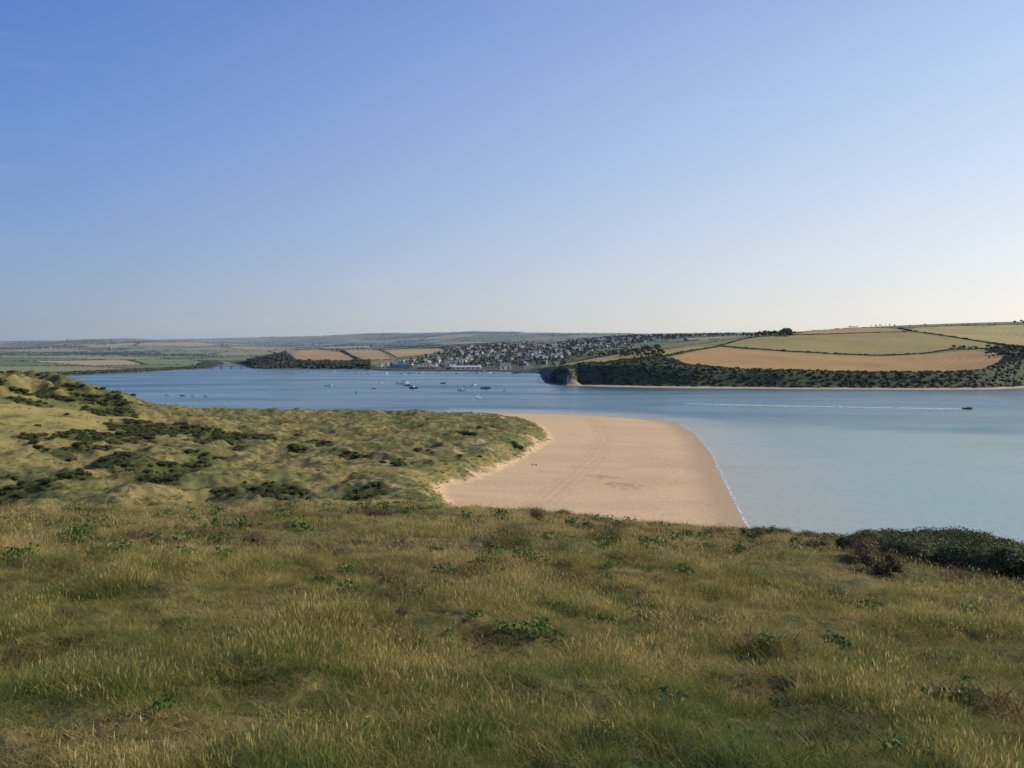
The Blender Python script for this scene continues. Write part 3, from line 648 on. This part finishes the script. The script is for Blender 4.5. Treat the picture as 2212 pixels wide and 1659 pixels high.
scatter('town_trees',np.stack([tt[:,0],tt[:,1],z-.5],1),.4+rng.random(n)*.5,rng.random(n)*6.28,rng.integers(0,3,n),FTc)

def box(name,cx,cy,cz,sx,sy,sz,mat,parent=None,rz=0,bev=0):
    bm=bmesh.new(); bmesh.ops.create_cube(bm,size=1); bmesh.ops.scale(bm,vec=(sx,sy,sz),verts=bm.verts)
    if bev: bmesh.ops.bevel(bm,geom=bm.edges[:],offset=bev,segments=2,affect='EDGES')
    me=bpy.data.meshes.new(name); bm.to_mesh(me); bm.free(); me.materials.append(mat); o=bpy.data.objects.new(name,me); scene.collection.objects.link(o)
    o.location=(cx,cy,cz); o.rotation_euler=(0,0,rz); o.parent=parent; return o
def empty(name,loc,rz=0):
    e=bpy.data.objects.new(name,None); scene.collection.objects.link(e); e.location=loc; e.rotation_euler=(0,0,rz); e.empty_display_size=1; return e
def shed(name,u,Y,w,d,h,rh,wallm,roofm,n=1,rz=0.,door=None):
    x=(u-CU)/F*Y; e=empty(name,(x,Y,2.2),rz)
    box('walls',0,0,h/2-1,w,d,h+2,wallm,e)
    for i in range(n):
        ww=w/n; x0=-w/2+ww*i; v=[(x0-.2,-d/2-.4,h),(x0+ww+.2,-d/2-.4,h),(x0+ww+.2,d/2+.4,h),(x0-.2,d/2+.4,h),(x0+ww/2,-d/2-.4,h+rh),(x0+ww/2,d/2+.4,h+rh)]
        if n==1: v[4]=(x0-.2,0,h+rh); v[5]=(x0+ww+.2,0,h+rh); f=[(0,1,5,4),(2,3,4,5),(0,4,3),(1,2,5),(0,3,2,1)]
        else: f=[(0,4,5,3),(1,2,5,4),(0,1,4),(3,5,2),(0,3,2,1)]
        o=mesh_obj('roof',v,f,roofm); o.parent=e
    for i in range(max(2,int(w/9))):
        a=-w/2+w*(i+.5)/max(2,int(w/9)); box('opening',a,-d/2-.03,h*.35,3.2,.1,h*.6,door or WM[5],e)
    return e
TEAL=simple('teal_cladding',(.13,.27,.31),.6,True); PALE=simple('pale_sheet_roof',(.50,.53,.53),.6,True); RED=simple('red_paint',(.33,.13,.10),.6,True); QW=simple('quay_stone',(.20,.19,.17),.9,True)
shed('boatyard_shed',866,1925,34,20,9,3,TEAL,PALE,2,.15,simple('blue_shutter',(.14,.27,.34),.6,True))
shed('warehouse',838,1930,16,14,5,2.5,WM[0],WM[3],1,.3)
shed('quayside_warehouse',1005,1912,60,14,4.5,2.2,WM[0],PALE,1,.1); shed('harbour_warehouse',970,1895,11,10,4,2.,RED,WM[3]); shed('fish_quay_shed',925,1900,30,12,4,2.,WM[2],WM[3],1,.2)
shed('lifeboat_cottages',1140,1850,20,9,5,3,WM[0],WM[3],1,.4); shed('harbour_hotel',1090,1880,24,12,9,4,WM[1],WM[3],1,.4); shed('chandlery',905,1905,9,9,5,3,WM[0],WM[4],1,.3)
qp=[W(1166,806),W(1150,803.6),W(1060,802.6),W(940,801.6),W(850,800.6),W(806,799.2)]
v=[];f=[]
for i,(x,y) in enumerate(qp):
    y-=2; v+=[(x,y,-1),(x,y,2.6),(x,y+14,2.6)]
    if i: k=3*i; f+=[(k-3,k,k+1,k-2),(k-2,k+1,k+2,k-1)]
mesh_obj('quay_wall',v,f,QW)
x0,y0=W(1165,805); e=empty('harbour_pier',(x0-20,y0-30,0)); box('pier_deck',0,0,1.6,60,5,1.4,QW,e)
for i in range(6): box('pier_post',-26+i*10.5,-2.8,.4,.8,.8,4,TW,e)

xb0,yb0=W(446,796.3); xb1,yb1=W(534,795.2); L=math.hypot(xb1-xb0,yb1-yb0); br=empty('railway_bridge',((xb0+xb1)/2,(yb0+yb1)/2-4,0),math.atan2(yb1-yb0,xb1-xb0))
IR=simple('dark_iron',(.06,.065,.07),.6,True)
box('deck',0,0,4.6,L+12,4.5,.8,IR,br)
for i in range(4): box('pier',-L/2+L*(i+.5)/4,0,1.2,3,5,6,QW,br)
for sy in (-2.1,2.1):
    for sp in range(3):
        for i in range(8):
            a0=i/8;a1=(i+1)/8; z0=5+4*math.sin(a0*math.pi); z1=5+4*math.sin(a1*math.pi); xa=-L/2+L*(sp+a0)/3; xb=-L/2+L*(sp+a1)/3
            o=mesh_obj('truss_chord',[(xa,sy,z0-.25),(xb,sy,z1-.25),(xb,sy,z1+.25),(xa,sy,z0+.25),(xa,sy+.3,z0-.25),(xb,sy+.3,z1-.25),(xb,sy+.3,z1+.25),(xa,sy+.3,z0+.25)],[(0,1,2,3),(4,7,6,5),(0,4,5,1),(3,2,6,7)],IR); o.parent=br
            if i: box('truss_post',xa,sy+.15,(z0+5)/2,.25,.25,z0-5+.01,IR,br)

# ---------------------------------------------------------------- boats
BW=simple('white_gelcoat',(.78,.78,.76),.3,False,.5,.04); BB=simple('blue_hull_paint',(.04,.09,.22),.35); BR=simple('red_hull_paint',(.35,.05,.04),.4); BK=simple('black_rubber',(.03,.03,.03),.6); BT=simple('tan_deck',(.38,.28,.17),.7); GL=simple('dark_glass',(.03,.04,.05),.1); AL=simple('mast_alloy',(.55,.55,.55),.35); SA=simple('sailcloth',(.82,.81,.78),.8)
def hull(L,B,H,mat,parent,deck=BT):
    v=[];f=[];mi=[]; N=12
    for i in range(N+1):
        t=i/N; x=-L/2+L*t; b=B/2*(1-(max(0,t-.45)/.55)**2.2)*(.88+.12*min(1,t*3)); sh=H*(1+.35*t*t); ke=-.35*H*(1-t**3)+H*.2*max(0,t-.8)*5*.6
        b=max(b,.02)
        v+=[(x,0,ke),(x,b*.75,ke*.3+.05),(x+.04*L*t*t,b,sh),(x+.04*L*t*t,b*.82,sh),(x+.03*L*t*t,b*.8,sh*.62),(x+.03*L*t*t,-b*.8,sh*.62),(x+.04*L*t*t,-b*.82,sh),(x+.04*L*t*t,-b,sh),(x,-b*.75,ke*.3+.05)]
        if i:
            k=9*i
            for j in range(9): f.append((k-9+j,k-9+(j+1)%9,k+(j+1)%9,k+j)); mi.append(1 if j==4 else 0)
    f.append(tuple(range(9))); mi.append(0); f.append(tuple(range(9*N,9*N+9))[::-1]); mi.append(0)
    o=mesh_obj('hull',v,f,[mat,deck],mi); o.parent=parent; return o
def cyl(name,p,q,r,mat,parent,n=6):
    p=Vector(p);q=Vector(q); bm=bmesh.new(); bmesh.ops.create_cone(bm,cap_ends=True,segments=n,radius1=r,radius2=r*.7,depth=(q-p).length)
    M=Matrix.Translation((p+q)/2)@(q-p).to_track_quat('Z','Y').to_matrix().to_4x4(); bm.transform(M); me=bpy.data.meshes.new(name); bm.to_mesh(me); bm.free(); me.materials.append(mat)
    o=bpy.data.objects.new(name,me); scene.collection.objects.link(o); o.parent=parent; return o
def motorboat(u,v,L,rz,hm,name='motor_boat',cab=True,dz=0):
    x,y=W(u,v); e=empty(name,(x,y,.05),rz); B=L*.33; H=L*.13; hull(L,B,H,hm,e)
    if cab:
        o=mesh_obj('cabin',[(-.08*L,-B*.33,H*.7),(.27*L,-B*.26,H*.7),(.27*L,B*.26,H*.7),(-.08*L,B*.33,H*.7),(-.08*L,-B*.29,H*2.3),(.15*L,-B*.24,H*2.3),(.15*L,B*.24,H*2.3),(-.08*L,B*.29,H*2.3)],[(0,1,5,4),(1,2,6,5),(2,3,7,6),(3,0,4,7),(4,5,6,7)],BW); o.parent=e
        for sy in (-1,1):
            o=mesh_obj('side_window',[(-.05*L,sy*B*.325,H*1.5),(.17*L,sy*B*.285,H*1.5),(.13*L,sy*B*.27,H*2.1),(-.05*L,sy*B*.31,H*2.1)],[(0,1,2,3)],GL); o.parent=e
        box('roof',.03*L,0,H*2.36,.28*L,B*.66,H*.12,BW,e); cyl('aerial',(-.02*L,0,H*2.4),(-.04*L,0,H*4),.03,AL,e)
    box('outboard_motor',-.53*L,0,H*.9,.06*L,.07*L,H*1.1,BK,e); cyl('bow_rail',(.3*L,0,H*1.4),(.5*L,0,H*1.9),.03,AL,e)
    return e
def sailboat(u,v,L,rz,hm,sails,name):
    x,y=W(u,v); e=empty(name,(x,y,.05),rz); B=L*.3; H=L*.11; hull(L,B,H,hm,e)
    box('coachroof',.05*L,0,H*1.2,.4*L,B*.5,H*.6,BW,e,0,.05); m=L*1.15
    cyl('mast',(.1*L,0,H),(.1*L,0,m),.06,AL,e); cyl('boom',(.1*L,0,H*2),(-.38*L,0,H*2),.05,AL,e); cyl('forestay',(.5*L,0,H*1.3),(.1*L,0,m*.95),.015,AL,e)
    if sails:
        o=mesh_obj('mainsail',[(.09*L,0,H*2.2),(-.37*L,.1,H*2.2),(-.25*L,.25,m*.35),(-.1*L,.25,m*.7),(.09*L,0,m*.97),(.09*L,.12,m*.5)],[(0,1,2,5),(5,2,3,4)],SA); o.parent=e
        o=mesh_obj('jib',[(.48*L,0,H*1.6),(.12*L,.25,H*2),(.11*L,.03,m*.85)],[(0,1,2)],SA); o.parent=e
    else: cyl('furled_sail',(.08*L,0,H*2.35),(-.36*L,0,H*2.3),.13,BB,e)
    return e
b=motorboat(2090,883.5,7.0,-.08,BK,'speedboat')
motorboat(870,829,15,.3,BW,'ferry_boat'); motorboat(893,839,10,2.9,BB); motorboat(881,833,8,.1,BK); motorboat(711,834,9,.2,BW); motorboat(1021,833,9,.4,BW); motorboat(1049,839.5,11,.1,BB); motorboat(997,844,9,3.0,BW)
motorboat(1008,834,6,.3,BW,cab=False); motorboat(957,828.5,7,.2,BB); motorboat(808,839.5,5,.2,BR,cab=False); motorboat(822,828.5,5,.5,BW)
for u,v in [(362,855),(394,855),(418,856),(445,856)]: sailboat(u,v,5.5,random.uniform(-.4,.4),BW if u!=394 else BB,False,'moored_sailing_boat')
sailboat(259,843,6.5,.2,BW,False,'moored_sailing_boat'); sailboat(1033,860,5.0,.5,BW,True,'sailing_dinghy')
for i in range(26):
    u=random.uniform(640,1120); v=random.uniform(803.5,811) if u>800 else random.uniform(800,808)
    (sailboat(u,v,random.uniform(6,9),random.uniform(-1,1),random.choice([BW,BW,BB]),False,'moored_yacht') if random.random()<.5 else motorboat(u,v,random.uniform(5,9),random.uniform(-1,1),random.choice([BW,BW,BB]),'moored_motor_boat'))
for u,v in [(1089,846),(770,850)]:
    x,y=W(u,v); e=empty('channel_buoy',(x,y,0)); cyl('float',(0,0,-.4),(0,0,.9),.9,BR,e,12); cyl('tower',(0,0,.9),(0,0,3.2),.35,BK,e,6); cyl('topmark',(0,0,3.2),(0,0,3.9),.3,BR,e,8)
xs,ys=W(2088,883.5); xe,ye=W(1480,872)
ribbon('boat_wake',[(xs-3,ys+.3),(xs-60,ys+16),(xs-140,ys+38),(xe,ye)],lambda t:4.5+7*t*(1-t),.05,FM2,1.5,2.0)
ribbon('boat_wake',[(xs-4,ys-.6),(xs-30,ys-3)],3.,.055,FM2,.3,1.)

# ---------------------------------------------------------------- people
SK=simple('skin',(.50,.32,.23),.6); HR=simple('dark_hair',(.05,.035,.025),.8); CL=[simple('navy_cloth',(.04,.05,.10),.9),simple('red_cloth',(.40,.06,.05),.9),simple('grey_cloth',(.18,.18,.19),.9),simple('pale_cloth',(.55,.54,.5),.9)]
STAND={'pel':(0,0,.93),'sp':(0,0,1.15),'ch':(0,0,1.38),'nk':(0,0,1.5),'hd':(0,.02,1.62),'ht':(0,.02,1.72),'lh':(.1,0,.88),'lk':(.12,.12,.5),'la':(.12,.08,.08),'lf':(.12,.24,.03),'rh':(-.1,0,.88),'rk':(-.11,-.02,.49),'ra':(-.11,-.2,.1),'rf':(-.11,-.07,.03),
 'ls':(.19,0,1.4),'le':(.24,-.06,1.13),'lw':(.24,.05,.9),'lx':(.24,.08,.80),'rs':(-.19,0,1.4),'re':(-.24,.03,1.13),'rw':(-.23,.14,.92),'rx':(-.22,.18,.83)}
SIT={'pel':(0,0,.12),'sp':(0,-.06,.34),'ch':(0,-.08,.57),'nk':(0,-.06,.70),'hd':(0,-.02,.82),'ht':(0,-.01,.92),'lh':(.1,.02,.12),'lk':(.14,.38,.42),'la':(.12,.62,.07),'lf':(.12,.78,.03),'rh':(-.1,.02,.12),'rk':(-.14,.40,.40),'ra':(-.12,.66,.07),'rf':(-.12,.82,.03),
 'ls':(.19,-.08,.6),'le':(.24,.1,.38),'lw':(.16,.32,.40),'lx':(.08,.40,.42),'rs':(-.19,-.08,.6),'re':(-.25,-.2,.32),'rw':(-.25,-.32,.07),'rx':(-.25,-.38,.02)}
RAD=dict(pel=.15,sp=.13,ch=.15,nk=.055,hd=.1,ht=.07,lh=.1,lk=.06,la=.04,lf=.035,rh=.1,rk=.06,ra=.04,rf=.035,ls=.065,le=.045,lw=.03,lx=.035,rs=.065,re=.045,rw=.03,rx=.035)
ED=[('pel','sp'),('sp','ch'),('ch','nk'),('nk','hd'),('hd','ht'),('pel','lh'),('lh','lk'),('lk','la'),('la','lf'),('pel','rh'),('rh','rk'),('rk','ra'),('ra','rf'),('ch','ls'),('ls','le'),('le','lw'),('lw','lx'),('ch','rs'),('rs','re'),('re','rw'),('rw','rx')]
def person(name,x,y,z,rz,pose,top,bot):
    ks=list(pose); me=bpy.data.meshes.new('tmp'); me.from_pydata([pose[k] for k in ks],[(ks.index(a),ks.index(b)) for a,b in ED],[]); o=bpy.data.objects.new('tmp',me); scene.collection.objects.link(o)
    m=o.modifiers.new('s','SKIN')
    for i,k in enumerate(ks): me.skin_vertices[0].data[i].radius=(RAD[k],RAD[k]*(.75 if k in('sp','ch','pel') else 1)); me.skin_vertices[0].data[i].use_root=(k=='pel')
    o.modifiers.new('ss','SUBSURF').levels=1
    ev=o.evaluated_get(bpy.context.evaluated_depsgraph_get()); me2=bpy.data.meshes.new_from_object(ev); bpy.data.objects.remove(o)
    for mm in (SK,top,bot,HR): me2.materials.append(mm)
    P=np.array([pose[k] for k in ks])
    for p in me2.polygons:
        k=ks[int(np.argmin(((P-np.array(p.center))**2).sum(1)))]; p.use_smooth=True
        p.material_index=1 if k in('sp','ch','ls','rs','le','re') else 2 if k in('pel','lh','rh','lk','rk') else 3 if k=='ht' or (k=='hd' and p.center.y<pose['hd'][1]-.03) else 0
    o=bpy.data.objects.new(name,me2); scene.collection.objects.link(o); o.location=(x,y,z); o.rotation_euler=(0,0,rz)
for u,v,pose,rz in [(1151,1005,SIT,-.6),(1158,1006,SIT,-.3),(843,890.5,STAND,1.4)]:
    x,y,z=cast(u,v,h_near,215,900,2000); person('person_sitting_on_beach' if pose is SIT else 'person_walking',x,y,z,rz,pose,random.choice(CL[:3]),CL[0])
for u,v in [(1690,838.5),(1872,839),(1878,839)]:
    x,y,z=castf(u,v); person('person_walking',x,y,z,random.uniform(0,6),STAND,random.choice(CL),CL[0])

# ---------------------------------------------------------------- light, sky, camera
SUN_AZ=math.radians(74); SUN_EL=math.radians(30)
sd=Vector((math.sin(SUN_AZ)*math.cos(SUN_EL),math.cos(SUN_AZ)*math.cos(SUN_EL),math.sin(SUN_EL)))
l=bpy.data.lights.new('sun','SUN'); l.energy=5.0; l.angle=math.radians(.53); l.color=(1,.87,.68); o=bpy.data.objects.new('sun',l); scene.collection.objects.link(o); o.rotation_euler=(-sd).to_track_quat('-Z','Y').to_euler()
w=bpy.data.worlds.new('World'); scene.world=w; w.use_nodes=True; nt=w.node_tree; bg=nt.nodes['Background']
sk=nt.nodes.new('ShaderNodeTexSky'); sk.sky_type='NISHITA'; sk.sun_disc=False; sk.sun_elevation=SUN_EL; sk.sun_rotation=SUN_AZ; sk.air_density=1.0; sk.dust_density=1.0; sk.ozone_density=2.0; sk.altitude=50
def lin(r,g,b): return tuple((x/255/12.92 if x/255<=.04045 else ((x/255+.055)/1.055)**2.4) for x in (r,g,b))
tc=nd(nt,'ShaderNodeTexCoord'); sx=nd(nt,'ShaderNodeSeparateXYZ'); lk(nt,tc.outputs['Generated'],sx.inputs[0])
el=math_(nt,'MULTIPLY',math_(nt,'MAXIMUM',sx.outputs['Z'],0.0),2.0)   # 0 .. .5 -> 0 .. 1
left=ramp(nt,el,[(0.,lin(150,165,182)),(.08,lin(144,165,194)),(.22,lin(124,157,208)),(.45,lin(102,140,210)),(.68,lin(82,120,200)),(1.,lin(62,96,170))])
right=ramp(nt,el,[(0.,lin(254,245,230)),(.06,lin(252,247,238)),(.16,lin(240,243,247)),(.35,lin(214,229,250)),(.62,lin(182,207,245)),(1.,lin(120,150,210))])
mr=nd(nt,'ShaderNodeMapRange',interpolation_type='LINEAR'); lk(nt,sx.outputs['X'],mr.inputs['Value'])
for k,x in zip(('From Min','From Max','To Min','To Max'),(-.52,.49,0,1)): mr.inputs[k].default_value=x
fx=math_(nt,'POWER',mr.outputs[0],1.2)
grad=mixc(nt,fx,left,right)
mp=nd(nt,'ShaderNodeMapping'); mp.inputs['Scale'].default_value=(1.5,1.5,16); mp.inputs['Rotation'].default_value=(0,.10,0); lk(nt,tc.outputs['Generated'],mp.inputs[0])
ci=ramp(nt,noise(nt,1.6,3,mp.outputs[0]),[(.55,0.),(.78,.10)]); grad=mixc(nt,ci,grad,(.75,.8,.88))
ns=mixc(nt,1.0,sk.outputs[0],(.11,.11,.11),'MULTIPLY')   # physical sky at daylight strength
tot=mixc(nt,.86,ns,grad)
sc_=nd(nt,'ShaderNodeVectorMath',operation='SCALE'); lk(nt,tot,sc_.inputs[0]); sc_.inputs['Scale'].default_value=1/.11
lk(nt,sc_.outputs[0],bg.inputs[0]); bg.inputs[1].default_value=.11
c=bpy.data.cameras.new('camera'); c.lens=36*F/2212; c.sensor_width=36; c.shift_y=-(829.5-HV)/2212; c.clip_start=.1; c.clip_end=30000
o=bpy.data.objects.new('camera',c); scene.collection.objects.link(o); o.location=(0,0,EYE); o.rotation_euler=(math.pi/2,0,0); scene.camera=o
scene.view_settings.view_transform='Standard'; scene.view_settings.look='None'; scene.view_settings.exposure=0
print('total',time.time()-T0)
